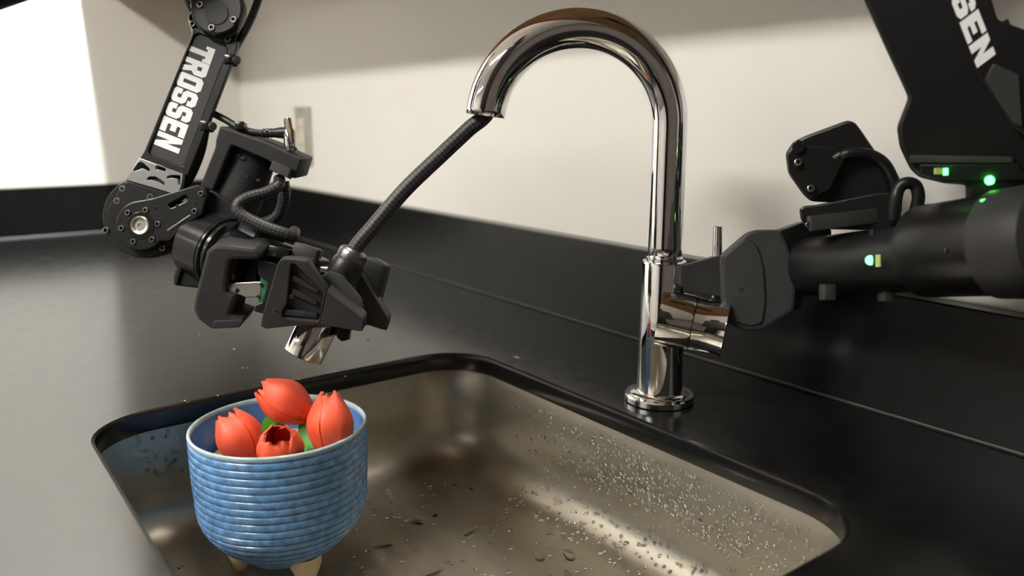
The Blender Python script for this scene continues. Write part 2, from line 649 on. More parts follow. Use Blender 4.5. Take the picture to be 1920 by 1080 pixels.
# side valve with dial and lever rod
H0 = P(1264, 599, .698)
HD = (RIGHT * .93 - FWD * .30 + Vector((0, 0, -.20))).normalized()
hub = obj('valve_hub', lathe_me(H0 - HD * .012, HD, [(.0246, 0), (.0248, .004), (.0240, .026), (.0234, .0285)], 48), M_CHROME, fa, smooth=40)
prof = [(.0220, .0286), (.0234, .0292), (.0228, .036), (.0230, .044), (.0246, .0540), (.0250, .0556), (.0240, .0562), (.0200, .0545), (.0, .0500)]
dial = obj('handle_dial', lathe_me(H0 - HD * .012, HD, prof, 48), M_CHROME, fa, smooth=40)
R0 = H0 + HD * .032 + Vector((0, 0, .015))
R1 = P(1346, 424, .712)
obj('lever_rod', cyl_me(P(1343, 560, .718), R1, .0041, .0041, 20, .0006), M_CHROME, fa, smooth=40)

# ------------------------------------------------------------------ pulled-out spray head with its braided hose
HB, HT = P(567, 668, .664), P(657, 487, .664)        # mouth and top of the head
HAX = (HT - HB).normalized()
hl = (HT - HB).length
sh = thing('spray_head', 'chrome and black spray head on a black braided hose pulled out of the faucet spout', 'spray head', HB)
obj('nozzle', lathe_me(HB, HAX, [(.0, .004), (.0120, .004), (.0135, .0), (.0163, .001), (.0166, .004), (.0161, .0325), (.0155, .0335)], 40), M_CHROME, sh, smooth=40)
obj('nozzle_face', lathe_me(HB, HAX, [(.0, .003), (.0125, .0026), (.0125, .0045)], 24), M_PLA, sh, smooth=40)
obj('spray_button', obox_me(HB + HAX * .030 + RIGHT * .015 + FWD * .006, ((RIGHT - HAX * RIGHT.dot(HAX)).normalized(), HAX, HAX.cross((RIGHT - HAX * RIGHT.dot(HAX)).normalized())), (.004, .010, .006), .002), M_PLA, sh, smooth=40)
nk = obj('neck', lathe_me(HB, HAX, [(.0155, .0335), (.0153, .040), (.0146, .052), (.0140, .060), (.0136, hl - .021), (.0130, hl - .020), (.0130, hl - .018), (.0137, hl - .017), (.0134, hl - .003), (.0120, hl)], 36), M_RUB, sh, smooth=40)
obj('ring', lathe_me(HB, HAX, [(.0150, .0555), (.0158, .0562), (.0158, .0580), (.0148, .0588)], 36, True), M_SATIN, nk, smooth=40)
for hh in (hl - .019, hl - .033):
    obj('ring', lathe_me(HB, HAX, [(.0132, hh), (.0141, hh + .0004), (.0141, hh + .0012), (.0132, hh + .0016)], 36, True), M_SCREW, nk, smooth=40)
obj('hose_ferrule', lathe_me(HB, HAX, [(.0120, hl), (.0122, hl + .001), (.0122, hl + .006), (.0110, hl + .0085), (.0088, hl + .0095)], 36), M_SCREW, sh, smooth=40)
hp = [HT + HAX * .004, HT + HAX * .014, P(700, 425, .664), P(760, 355, .665), P(830, 288, .666), P(878, 243, .667), TIP + Vector((0, 0, .004)) - SD * .002, TIP - TT * .03 + SD * .002]
tube('hose', hp, .0064, M_BRAID, sh, 20, 10, 16)


# ------------------------------------------------------------------ tri-legged pot with tulips
PC = Vector((-.610, .2170, 0))
PZ0 = ZS + .0005
pot = thing('flower_pot', 'blue glazed ribbed ceramic pot on three cream feet standing in the sink', 'pot', Vector((PC.x, PC.y, PZ0)))
zb, zt = ZS + .0175, .0062
prof = [(.0, zb)]
def body_r(s):
    # s 0 bottom .. 1 top
    if s < .42:
        t = s / .42
        return .036 + (.0685 - .036) * sin(t * pi / 2) ** .85
    return .0685 + .0018 * sin((s - .42) / .58 * pi * .62)
for k in range(4):
    prof.append((.036 * (k + 1) / 4.0, zb + .0004 * k))
NR = 17
for k in range(NR * 8):
    s = k / (NR * 8 - 1) * .965
    g = (.0, .0001, .0002, .0001, .0, -.0001, -.0011, -.0003)[k % 8]
    prof.append((body_r(s) + g, zb + .002 + (zt - zb - .002) * s))
R_ = body_r(1.) + .0004
obj('body', lathe_me(Vector((PC.x, PC.y, 0)), Z, prof + [(R_ - .0003, zt - .0030)] + [(R_ - .0035, zt - .0030), (R_ - .0045, zt - .02), (.0615, zt - .05), (.031, zb + .008), (0, zb + .006)], 96), M_GLAZE, pot, smooth=50)
obj('rim', lathe_me(Vector((PC.x, PC.y, 0)), Z, [(R_ - .0006, zt - .0030), (R_ - .0001, zt - .0012), (R_ - .0005, zt + .0001), (R_ - .0016, zt + .0006), (R_ - .0026, zt + .0001), (R_ - .0034, zt - .0014), (R_ - .0036, zt - .0034)], 96, True), M_RIM, pot, smooth=60)
obj('lining', lathe_me(Vector((PC.x, PC.y, 0)), Z, [(R_ - .0041, zt - .003), (R_ - .0050, zt - .02), (.060, zt - .05), (.03, zb + .012), (0, zb + .010)], 64, cap=False), M_GLAZE_IN, pot, smooth=60)
view = Vector((-PC.x, -PC.y, 0)).normalized()
sidev = Vector((-view.y, view.x, 0))
a0 = math.atan2(view.y, view.x) + radians(22)
for k in range(3):
    a = a0 + k * 2 * pi / 3
    c = Vector((PC.x + .039 * cos(a), PC.y + .039 * sin(a), 0))
    lg = lathe_me(Vector((c.x, c.y, PZ0)), Z + Vector((cos(a), sin(a), 0)) * -.12, [(.003, 0), (.0045, .001), (.0125, .018), (.0135, .026)], 24)
    obj('foot', lg, M_CLAY, pot, smooth=50)
fo = obj('floral_foam', lathe_me(Vector((PC.x, PC.y, 0)), Z, [(0, zt - .046), (.053, zt - .046), (.057, zt - .030), (.056, zt - .027), (0, zt - .025)], 40), M_FOAM)
tag(fo, 'tan floral foam filling the blue pot beneath the tulips', 'foam')


def petal_me(base, axis, ang, L, Rm, wid, openf, lift=0.):
    """curved petal patch wrapped on an egg: v along, u across"""
    x, y, z = frame(axis)
    NU, NV = 9, 14
    out, inn = [], []
    V = []
    for layer in (0, 1):
        for j in range(NV):
            t = j / (NV - 1)
            r = Rm * (sin(pi * min(t * .62 + .06, 1)) ** .75) * (1 + lift)
            r = r * (1 - .80 * (max(0, t - .40) / .60) ** 1.7 * (1 - openf))
            ww = wid * max(.10, (1 - t ** 6) ** .5) * (.6 + .4 * min(1, t / .25)) * (1 + .5 * max(0, t - .5) * (1 - openf))
            for i in range(NU):
                u = (i / (NU - 1) - .5) * 2
                a = ang + u * ww
                rr = r + .0008 * (1 - abs(u)) - (.0008 if layer else 0) + .0006 * cos(u * 7)
                h = t * L * (1 - .05 * u * u)
                V.append(base + z * h + (x * cos(a) + y * sin(a)) * rr)
    Fs = []
    N1 = NU * NV
    for j in range(NV - 1):
        for i in range(NU - 1):
            q = (j * NU + i, j * NU + i + 1, (j + 1) * NU + i + 1, (j + 1) * NU + i)
            Fs.append(q)
            Fs.append(tuple(N1 + k for k in reversed(q)))
    rim = [i for i in range(NU)] + [j * NU + NU - 1 for j in range(1, NV)] + [(NV - 1) * NU + i for i in range(NU - 2, -1, -1)] + [j * NU for j in range(NV - 2, 0, -1)]
    for k in range(len(rim)):
        a, b = rim[k], rim[(k + 1) % len(rim)]
        Fs.append((a, N1 + a, N1 + b, b))
    return pyme(V, Fs)


def leaf_me(p0, p1, p2, wdt, side):
    pts = catmull([p0, p1, p2], 8)
    V, Fs = [], []
    n_ = len(pts)
    for lay in (0, 1):
        for i, p in enumerate(pts):
            t = i / (n_ - 1)
            ww = wdt * sin(pi * (t * .85 + .13)) ** .8
            for u in (-1, 0, 1):
                V.append(p + side * (u * ww) + Vector((0, 0, -.0012 if u == 0 else 0)) + view * (-.0008 * lay))
    N1 = n_ * 3
    for i in range(n_ - 1):
        for u in range(2):
            q = (i * 3 + u, i * 3 + u + 1, (i + 1) * 3 + u + 1, (i + 1) * 3 + u)
            Fs.append(q)
            Fs.append(tuple(N1 + k for k in reversed(q)))
    for i in range(n_ - 1):
        for e in (0, 2):
            a, b = i * 3 + e, (i + 1) * 3 + e
            Fs.append((a, b, N1 + b, N1 + a))
    for i in (0, n_ - 1):
        for u in range(2):
            a = i * 3 + u
            Fs.append((a, a + 1, N1 + a + 1, N1 + a))
    return pyme(V, Fs)


FZ = zt - .027


def tulip(label, pb, pt, Rm, openf, a_off, leaf=None):
    """pb base and pt tip of the flower head"""
    axis = pt - pb
    L = axis.length
    root = Vector((PC.x + (pb.x - PC.x) * .55, PC.y + (pb.y - PC.y) * .55, FZ + .0005))
    t = thing('tulip', label, 'tulip', root, 'red tulips in the blue pot')
    ax = axis.normalized()
    mid = (root + pb) / 2 - ax * .004
    obj('stem', tube_me(catmull([root, mid, pb + ax * .003], 6), .0026, 10), M_LEAF, t, smooth=60)
    for k in range(3):
        obj('petal', petal_me(pb, ax, a_off + k * 2 * pi / 3 + pi / 3, L * .97, Rm * .93, .95, openf), [M_RED], t, smooth=60)
    for k in range(3):
        obj('petal', petal_me(pb, ax, a_off + k * 2 * pi / 3, L, Rm, 1.0, openf, .04), [M_RED], t, smooth=60)
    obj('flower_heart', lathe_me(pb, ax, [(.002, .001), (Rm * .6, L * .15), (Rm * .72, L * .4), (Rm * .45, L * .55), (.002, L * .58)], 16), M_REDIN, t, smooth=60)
    if leaf:
        for lf in leaf:
            obj('leaf', leaf_me(*lf), M_LEAF, t, smooth=60)
    return t


def TP(x, y, d=.672):
    return P(x, y, d * .97)


tulip('red tulip lying on top of the others, its tip pointing left above the pot', TP(585, 782, .672), TP(487, 722, .668), .0180, .25, .9,
      [(TP(497, 850, .685), TP(503, 800, .684), TP(515, 768, .684), .006, RIGHT), (TP(520, 840, .69), TP(522, 800, .69), TP(530, 770, .69), .005, RIGHT)])
tulip('red tulip leaning left against the left inner side of the pot', TP(478, 868, .648), TP(421, 776, .652), .0178, .35, .3)
tulip('half-open red tulip in front showing its dark centre', TP(531, 872, .640), TP(520, 812, .622), .0176, .55, .5,
      [(TP(586, 856, .655), TP(574, 820, .665), TP(566, 790, .67), .006, RIGHT)])
tulip('upright red tulip at the right side of the pot', TP(622, 862, .650), TP(619, 733, .660), .0185, .18, 1.7)

# ------------------------------------------------------------------ left robot arm
D0 = .672                      # depth of the link face
la = thing('robot_manipulator', 'black robot arm with white lettering on its forearm, gripping the spray head', 'robot arm', P(268, 412, .70), 'robot arms')
# forearm link
rail = obj('forearm', plate_me([rnd([(352, 30), (362, 60), (270, 285), (232, 343), (196, 398), (205, 440), (330, 440), (352, 352), (360, 320), (436, 108), (448, 70), (452, 20), (400, -30)], 6)], None, .026, .0012, **VN(340, 220, D0 + .019)), M_BLK, la, smooth=30)
face = [(372, 62), (420, 79), (427, 92), (346, 306), (342, 312), (282, 290), (278, 283), (362, 68)]
plate('forearm_rim', [rnd([(352, 44), (447, 77), (437, 112), (352, 330), (262, 296), (270, 285), (364, 58)], 3), rnd(face, 3)], D0, .005, M_BLK, la, .0008)
panel = plate('name_panel', [rnd(face, 3)], D0 + .0018, .003, mat('black_panel', (.022, .022, .0225), .5, var=.1), la, .0003)
# lettering
G = {
    'T': [[(.32, 0), (.68, 0), (.68, .74), (.84, .74), (.84, .66), (1.06, .66), (1.06, 1), (-.06, 1), (-.06, .66), (.16, .66), (.16, .74), (.32, .74)]],
    'R': [[(0, 0), (.36, 0), (.36, .36), (.44, .36), (.62, 0), (1, 0), (.8, .42), (1, .54), (1, .88), (.82, 1), (0, 1)], [(.36, .6), (.62, .6), (.62, .77), (.36, .77)]],
    'O': [[(.2, 0), (.8, 0), (1, .12), (1, .88), (.8, 1), (.2, 1), (0, .88), (0, .12)], [(.37, .25), (.63, .25), (.63, .75), (.37, .75)]],
    'S': [[(0, .36), (0, .12), (.2, 0), (.8, 0), (1, .12), (1, .48), (.8, .6), (.37, .62), (.37, .77), (.63, .77), (.63, .66), (1, .66), (1, .88), (.8, 1), (.2, 1), (0, .88), (0, .52), (.2, .4), (.63, .38), (.63, .23), (.37, .23), (.37, .36)]],
    'E': [[(0, 0), (1, 0), (1, .25), (.38, .25), (.38, .385), (.8, .385), (.8, .615), (.38, .615), (.38, .75), (1, .75), (1, 1), (0, 1)]],
    'N': [[(0, 0), (.36, 0), (.36, .52), (.66, 0), (1, 0), (1, 1), (.64, 1), (.64, .48), (.34, 1), (0, 1)]],
}


def lettering(text, org, eu, ev, total, height, parent, plane_p, plane_n, ortho=False):
    nl = len(text)
    gap = .09
    wl = total / (nl + gap * (nl - 1))
    for i, ch in enumerate(text):
        polys = []
        for poly in G[ch]:
            polys.append([(org[0] + eu[0] * (wl * (i * (1 + gap) + u)) + ev[0] * height * v_, org[1] + eu[1] * (wl * (i * (1 + gap) + u)) + ev[1] * height * v_) for u, v_ in poly])
        me = plate_me(polys, None, .0004, 0., plane_p, plane_n)
        obj('letter', me, M_WHITE, parent)


lettering('TROSSEN', (357, 76), (-.335, .942), (.93, .368), 206, 50, panel, P(960, 540, D0 + .0016), -FWD)
# pocketed lower section, black metal coloured grey for its reflected light, with triangular lightening pockets
sec = [(262, 296), (343, 326), (341, 345), (333, 366), (300, 356), (235, 337)]
holes = [rnd([(250, 318), (260, 304), (267, 304), (281, 317), (279, 322), (267, 315), (252, 321)], 2),
         rnd([(292, 311), (298, 309), (309, 314), (311, 321), (303, 320), (296, 317), (292, 318)], 2),
         rnd([(276, 335), (280, 331), (291, 331), (308, 342), (308, 348), (297, 341), (284, 337), (276, 338)], 2),
         rnd([(313, 331), (322, 328), (338, 329), (338, 346), (335, 348), (333, 335), (322, 333), (313, 335)], 2)]
plate('pocketed_section', [sec] + holes, D0 - .0046, .005, M_BLK_SHEEN, la, .0005)
# wrist pitch disc
plate('wrist_disc', [circ(268, 407, 77, 48)], D0 - .002, .012, M_BLK, la, .0012)
plate('disc_web', [rnd([(236, 338), (333, 367), (300, 410), (215, 420), (197, 396)], 8)], D0 - .003, .01, M_BLK, la, .001)
plate('disc_back', [circ(268, 407, 72, 48)], D0 + .012, .026, M_BLK, la, .001)
brk = [(263 - 47, 418)] + circ(263, 423, 47, 14, 186, 262) + [(283, 372), (370, 346), (386, 352), (388, 366), (378, 402), (352, 420), (318, 452)] + circ(263, 423, 47, 16, 38, 172)
slot1 = rnd([(338, 372), (347, 366), (353, 369), (350, 376), (320, 390), (315, 384)], 3)
bp_ = plate('wrist_bracket', [brk, slot1], D0 - .010, .009, M_BLK, la, .0012)
plate('bracket_rib', [rnd([(312, 431), (356, 402), (358, 405), (315, 434)], 1)], D0 - .0106, .0012, M_SCREW, la, .0002)
for x, y in ((230, 354), (220, 377), (282, 369), (199, 432), (305, 465)):
    screw(la, x, y, D0 - .0022, 6.2)
for x, y in ((240, 399), (273, 394), (296, 420), (228, 428), (250, 453), (285, 449), (377, 363), (365, 396)):
    screw(la, x, y, D0 - .0102, 5.6)
for x, y in ((332, 386), (366, 380), (293, 389)):
    obj('bolt_hole', cyl_me(P(x, y, D0 - .0105), P(x, y, D0 - .004), .0012, n=12), M_DARK, la)
plate('hub_recess', [circ(263, 423, 26, 32)], D0 - .0105, .002, M_BLKG, la, .0003)
pv = P(263, 423, D0 - .0105)
obj('pivot_cap', lathe_me(pv, -FWD, [(.0078, -.001), (.0078, .0008), (.0070, .0016), (.0050, .0013), (.0042, .0006), (.0018, .0006), (.0012, .0), (0, 0)], 32), M_SATIN, la, smooth=40)
# elbow
plate('elbow_plate', [rnd([(348, -60), (362, 36), (366, 50), (440, 80), (456, 40), (452, -60)], 6)], None, .022, M_BLK, la, .0012, **VN(400, 20, D0 - .001))
plate('elbow_disc', [circ(406, 16, 49, 48)], D0 - .010, .012, M_BLK, la, .0018)
plate('elbow_cap', [circ(406, 24, 22, 40)], D0 - .0108, .0012, mat('black_panel', (.022, .022, .0225), .5), la, .0004)
for x, y in ((375, 9), (438, 37), (397, 52), (420, -16)):
    screw(la, x, y, D0 - .0102, 6.4)
for x, y in ((361, 45), (427, 74)):
    screw(la, x, y, D0 - .0012, 6.0)
UA = [P(405, 10, .70), P(360, -180, .74), P(310, -420, .80)]
obj('upper_arm', plate_me([rnd([(352, 10), (458, 10), (420, -420), (300, -420)], 8)], None, .03, .002, **VN(400, -60, D0 + .012)), M_BLK, la, smooth=30)
# wrist block behind the bracket, going down to the gripper
plate('wrist_block', [rnd([(372, 350), (400, 356), (448, 388), (440, 420), (470, 440), (470, 520), (382, 542), (325, 535), (323, 520), (345, 455), (352, 420)], 8)], D0 + .002, .045, M_BLK, la, .002)
GA = (P(500, 500, .668) - P(400, 455, .690)).normalized()
obj('roll_motor', lathe_me(P(372, 452, .690), GA, [(.022, 0), (.030, .003), (.031, .028), (.029, .030), (.029, .036), (.024, .038), (.0235, .062), (.0215, .064)], 40), M_BLKG, la, smooth=35)
obj('motor_band', lathe_me(P(372, 452, .690), GA, [(.0305, .029), (.0312, .0295), (.0312, .0312), (.0305, .0317)], 40, True), M_BLKG, la, smooth=35)
plate('wrist_flange', [rnd([(347, 462), (353, 463), (331, 536), (325, 533)], 2)], D0 - .001, .02, M_BLK, la, .0006)
for x, y in ((376, 449), (369, 466)):
    screw(la, x, y, D0 - .004, 3.5)
# wrist camera: cylindrical motor within a U-shaped bracket
CA = (P(437, 398, .69) - P(476, 282, .69)).normalized()
cb = P(475, 286, .697)
obj('camera_motor', lathe_me(cb, CA, [(.0195, 0), (.0205, .001), (.0205, .046), (.0195, .048), (.0190, .055), (.016, .057)], 40), M_PLA, la, smooth=35)
br = plate('camera_bracket', [rnd([(412, 236), (420, 239), (500, 267), (566, 298), (564, 303), (554, 335), (548, 334), (504, 318), (510, 304), (436, 272), (432, 276), (399, 358), (374, 350), (403, 276), (404, 262)], 4)], None, .040, M_PLA, la, .0015, **TN(480, 290, .668, .2))
plate('bracket_seam', [[(505, 301), (516, 300), (548, 314), (548, 315.5), (516, 302), (505, 303)]], .6677, .0006, M_DARK, br, .0001)
plate('bracket_tab', [rnd([(511, 300), (546, 316), (540, 334), (504, 318)], 2)], .664, .01, M_PLA, br, .0008)
for x, y in ((447, 292), (456, 297)):
    obj('port', obox_me(P(x, y, .677), (RIGHT, UP, FWD), (.0022, .0014, .002), .0003), M_DARK, la)
for x, y in ((463, 331), (484, 338)):
    screw(la, x, y, .6765, 2.6)
# cables of the left arm
D1 = .690
tube('power_cable', [P(492, -40, .70), P(484, 0, .70), P(466, 45, .70), P(440, 92, .695), P(428, 118, .69), P(412, 165, .69), P(386, 235, .69), P(368, 300, .69), P(356, 330, .69)], .0034, M_RUB, la)
tube('thin_cable', [P(340, -40, .69), P(347, -2, .69), P(358, 22, .69)], .0013, M_RUB, la, 8)
tube('clip_cable', [P(384, 240, .687), P(376, 280, .687), P(362, 318, .69), P(347, 345, .69)], .0044, M_RUB, la)
for x, y in ((433, 113), (388, 237)):
    c = P(x, y, .676)
    cl = obj('cable_clip', obox_me(c, (RIGHT, UP, FWD), (.0045, .0042, .006), .0014), M_BLKG, la, smooth=40)
    obj('clip_screw', cyl_me(P(x + 8, y - 1, .674), P(x + 12, y + 1, .672), .0038, n=16), M_SCREW, cl, smooth=40)
tube('camera_cable', [P(392, 208, .69), P(402, 214, .685), P(425, 226, .680), P(449, 240, .676), P(470, 247, .674), P(490, 250, .674), P(505, 251, .674), P(528, 250, .674)], .0030, M_RUB, la)
obj('cable_tie', obox_me(P(452, 237, .672), (RIGHT, UP, FWD), (.0040, .0034, .005), .0012), M_BLKG, la, smooth=40)
pa = (P(527, 249, .673) - P(492, 250, .673)).normalized()
pl = obj('plug', lathe_me(P(492, 250, .673), pa, [(.0032, 0), (.0040, .001), (.0036, .003), (.0041, .004), (.0036, .006), (.0041, .007), (.0037, .009), (.0045, .014), (.0050, .020)], 20), M_RUB, la, smooth=40)
ha = (P(546, 282, .673) - P(537, 220, .673)).normalized()
obj('plug_head', lathe_me(P(538, 222, .673), ha, [(.0028, 0), (.0036, .001), (.0038, .009), (.0054, .011), (.0054, .019), (.0056, .022), (.0048, .0265), (.0030, .028)], 24), M_CHROME, pl, smooth=40)
tube('braided_cable', [P(524, 336, .676), P(520, 350, .668), P(497, 362, .664), P(468, 370, .660), P(449, 380, .658), P(446, 394, .657), P(462, 408, .657), P(495, 424, .657), P(528, 436, .658), P(547, 442, .662), P(552, 434, .672)], .0050, M_BRAID, la, 16, 8, 14)
tube('braided_cable', [P(531, 340, .682), P(533, 365, .684), P(527, 395, .688), P(512, 412, .69), P(490, 420, .695)], .0050, M_BRAID, la, 16, 8, 14)

# gripper of the left arm
G1 = .645
plate('palm', [rnd([(470, 452), (500, 446), (560, 468), (600, 485), (590, 560), (560, 590), (500, 585), (470, 540)], 6)], .668, .040, M_BLK, la, .0015)
ga = (P(560, 470, .67) - P(480, 440, .69)).normalized()
obj('gripper_motor', lathe_me(P(452, 446, .692), ga, [(.0185, 0), (.0200, .001), (.0200, .030), (.0185, .032)], 36), M_BLK, la, smooth=35)
cblk = plate('finger_housing', [rnd([(386, 472), (398, 461), (412, 459), (478, 466), (487, 476), (486, 488), (441, 487), (431, 490), (424, 530), (424, 548), (440, 552), (442, 556), (430, 590), (454, 598), (456, 602), (448, 615), (395, 618), (370, 600), (361, 580), (364, 560)], 4)], None, .034, M_PLA, la, .003, **TN(420, 540, G1))
plate('housing_lip', [rnd([(400, 602), (447, 600), (455, 604), (448, 615), (398, 617)], 2)], None, .03, M_PLA, cblk, .001, **TN(420, 540, G1 - .001))
plate('housing_backing', [[(424, 484), (486, 484), (480, 530), (424, 532)]], G1 + .016, .015, M_DARK, cblk, .0005)
plate('housing_backing', [[(420, 550), (452, 552), (440, 598), (404, 602)]], G1 + .016, .015, M_DARK, cblk, .0005)
obj('screw_hole', cyl_me(P(382, 533, G1 - .0004), P(382, 533, G1 + .004), .0024, n=16), M_DARK, cblk)
plate('slide_rail', [[(424, 532), (446, 530), (490, 528), (492, 556), (462, 558), (448, 552), (421, 554)]], G1 + .006, .008, M_SATIN, la, .0005)
obj('rail_hole', cyl_me(P(446, 545, G1 + .0055), P(446, 545, G1 + .01), .0021, n=16), M_DARK, la)
obj('sensor_board', plate_me([[(488, 519), (502, 524), (499, 545), (489, 570), (484, 566), (488, 545)]], G1 + .006, .003, .0002), M_GREEN_PCB, la)
for x, y in ((490, 534), (484, 556)):
    screw(la, x, y, G1 + .0055, 3.2)
plate('carriage', [rnd([(484, 486), (516, 494), (522, 500), (500, 590), (476, 584), (478, 572), (492, 566), (502, 528), (484, 516)], 2)], G1 + .002, .03, M_BLK, la, .0008)
# near finger: mount with a ribbed recess, then a wedge tip
mount = rnd([(488, 612), (490, 598), (521, 492), (527, 486), (543, 485), (575, 489), (613, 545), (600, 609), (548, 612), (500, 617)], 3)
rec = rnd([(545, 497), (551, 494), (606, 548), (598, 602), (530, 596), (528, 585), (538, 570)], 4)
fm = plate('finger_mount', [mount, rec], None, .010, M_PLA, la, .0012, **TN(560, 550, G1 - .018))
plate('recess_floor', [rec], None, .004, M_PLA, fm, .0002, **TN(560, 550, G1 - .012))
for q in ([(548, 515), (596, 545), (597, 552), (546, 526)], [(548, 540), (594, 566), (595, 574), (546, 552)], [(534, 580), (594, 588), (596, 598), (532, 592)]):
    plate('rib', [rnd(q, 3)], None, .004, M_PLA, fm, .001, **TN(560, 550, G1 - .0155))
plate('mount_back', [mount], None, .006, M_PLA, fm, .001, **TN(560, 550, G1 - .0075))
for x, y in ((531, 529), (517, 584), (547, 556)):
    screw(la, x, y, G1 - .0182, 4.2)
wedge = [(613, 545), (680, 597), (682, 603), (680, 621), (674, 622), (600, 609)]
plate('fingertip', [rnd(wedge, 2)], None, .017, M_PLA, la, .0010, **TN(640, 580, G1 - .0185))
plate('fingertip_seat', [rnd([(598, 520), (616, 508), (640, 515), (676, 560), (686, 612), (618, 560)], 3)], G1 - .001, .008, M_PLA, la, .0008)
# far finger
plate('fingertip', [rnd([(664, 506), (673, 507), (728, 598), (729, 604), (725, 620), (718, 619), (676, 606)], 2)], None, .015, M_PLA, la, .0010, **TN(690, 560, G1 + .040))
plate('finger_mount', [rnd([(600, 500), (612, 496), (664, 506), (682, 560), (676, 610), (640, 600)], 3)], G1 + .044, .010, M_PLA, la, .001)
plate('finger_housing', [rnd([(684, 480), (700, 482), (722, 495), (723, 503), (709, 560), (690, 585), (672, 500)], 5)], .690, .030, M_PLA, la, .003)
plate('finger_guard', [rnd([(640, 607), (655, 615), (651, 638), (640, 641), (630, 632)], 3)], G1 + .010, .012, M_BLK, la, .001)
kb = obj('palm_block', obox_me(P(576, 475, .668), ((RIGHT * .95 - UP * .3).normalized(), (UP * .95 + RIGHT * .3).normalized(), FWD), (.0105, .0065, .010), .002), M_PLA, la, smooth=40)
obj('block_hole', cyl_me(P(585, 490, .656), P(586, 491, .662), .0030, n=16), M_DARK, kb)
obj('palm_clamp', obox_me(P(527, 474, .662), ((RIGHT * .95 - UP * .2).normalized(), (UP * .95 + RIGHT * .2).normalized(), FWD), (.0085, .0045, .008), .0008), M_BLKG, la, smooth=40)
screw(la, 515, 477, .6538, 2.6)
obj('clamp_rod', cyl_me(P(600, 505, .668), P(640, 506, .668), .0026, n=16), M_SATIN, la, smooth=40)

# dark beam of the robot stand, seen only at the top left corner
bm_ = obj('stand_beam', tube_me([P(-300, 65, .62), P(35, -50, .62), P(300, -141, .62)], .0195, 24), M_BLK, smooth=40)
tag(bm_, 'black beam of a stand crossing the top left corner', 'beam')

# added unseen torso shape: shades the right side, darkens the chrome's reflections
ts = thing('torso_light_blocker', 'tall black torso-shaped light blocker on wheels, added out of view to shade the right side', 'light blocker', Vector((.02, -.50, ZF)))
obj('base', box_me((-.26, -.78, ZF + .05), (.30, -.24, ZF + .30), .03, 3), M_PLA, ts, smooth=40)
for sx in (-.20, .24):
    for sy in (-.72, -.30):
        obj('wheel', cyl_me(Vector((sx - .02, sy, ZF + .045)), Vector((sx + .02, sy, ZF + .045)), .045), M_RUB, ts, smooth=40)
obj('column', box_me((-.12, -.60, ZF + .29), (.16, -.40, .35), .02, 3), M_BLK, ts, smooth=40)
obj('chest', box_me((-.27, -.60, .30), (.33, -.38, 1.02), .05, 4), M_PLA, ts, smooth=40)
obj('head', box_me((-.10, -.58, 1.04), (.16, -.40, 1.24), .05, 4), M_BLK, ts, smooth=40)
obj('neck', cyl_me(Vector((.03, -.49, 1.0)), Vector((.03, -.49, 1.06)), .05), M_BLK, ts, smooth=40)

# ------------------------------------------------------------------ right robot arm
ra = thing('robot_manipulator', 'black robot arm with glowing green lights, its gripper at the faucet valve', 'robot arm', P(1700, 480, .58), 'robot arms')
NR_ = (-FWD * .95 + RIGHT * -.30).normalized()       # right arm turns its side slightly to the left
W0, W1 = P(1520, 500, .668), P(1905, 468, .515)
WA = (W1 - W0).normalized()
WL = (W1 - W0).length
wl = obj('wrist_motor', lathe_me(W0, WA, [(.021, -.004), (.0235, -.002), (.0240, .0), (.0246, WL * .59), (.0246, WL * .595), (.0230, WL * .60)], 48), M_BLK, ra, smooth=35)
obj('forearm_motor', lathe_me(W0 + UP * .0042, WA, [(.0240, WL * .60), (.0318, WL * .605), (.0330, WL * .63), (.0335, WL * .92), (.0330, WL * .93)], 48), M_BLK, ra, smooth=35)
obj('forearm_cap', lathe_me(W0 + UP * .0042, WA, [(.0330, WL * .925), (.0355, WL * .94), (.0360, WL * 1.05), (.0330, WL * 1.12), (.02, WL * 1.14)], 48), M_PLA, ra, smooth=35)
obj('motor_band', lathe_me(W0, WA, [(.0247, WL * .594), (.0252, WL * .596), (.0252, WL * .604), (.0247, WL * .606)], 48, True), M_BLKG, ra, smooth=35)
led = P(1632, 488, .59)
def on_wrist(x, y, rr, up=0.):
    """nearest point on the wrist cylinder along the ray"""
    r = (FWD * F + RIGHT * (x - 960) - UP * (y - 540)).normalized()
    for k in range(3000):
        q = CAM + r * (.4 + k * .0002)
        h = q - W0 - UP * up
        if (h - WA * h.dot(WA)).length < rr:
            return q
    return P(x, y, .6)
q = on_wrist(1632, 488, .0248)
obj('indicator_light', lathe_me(q, (CAM - q), [(.0036, -.001), (.0036, .0003), (.002, .001), (0, .0012)], 20), M_LED, ra, smooth=60)
q = on_wrist(1647, 489, .0248)
obj('yellow_board', obox_me(q, (WA, UP, WA.cross(UP)), (.0020, .0044, .0008), .0002), M_YELLOW_GLOW, ra)
q = on_wrist(1633, 440, .0248)
obj('motor_slot', obox_me(q, (WA, UP, FWD), (.0016, .004, .0008), .0003), M_DARK, ra)
q = on_wrist(1775, 470, .0336, .0042)
screw(ra, 1775, 470, (q - CAM).dot(FWD), 4.5)
q = on_wrist(1818, 438, .0336, .0042)
screw(ra, 1818, 438, (q - CAM).dot(FWD), 5)
for x, y in ((1662, 550), (1551, 548)):
    obj('cable_clip', obox_me(P(x, y, .60), (RIGHT, UP, FWD), (.0044, .0060, .006), .0012), M_PLA, ra, smooth=40)
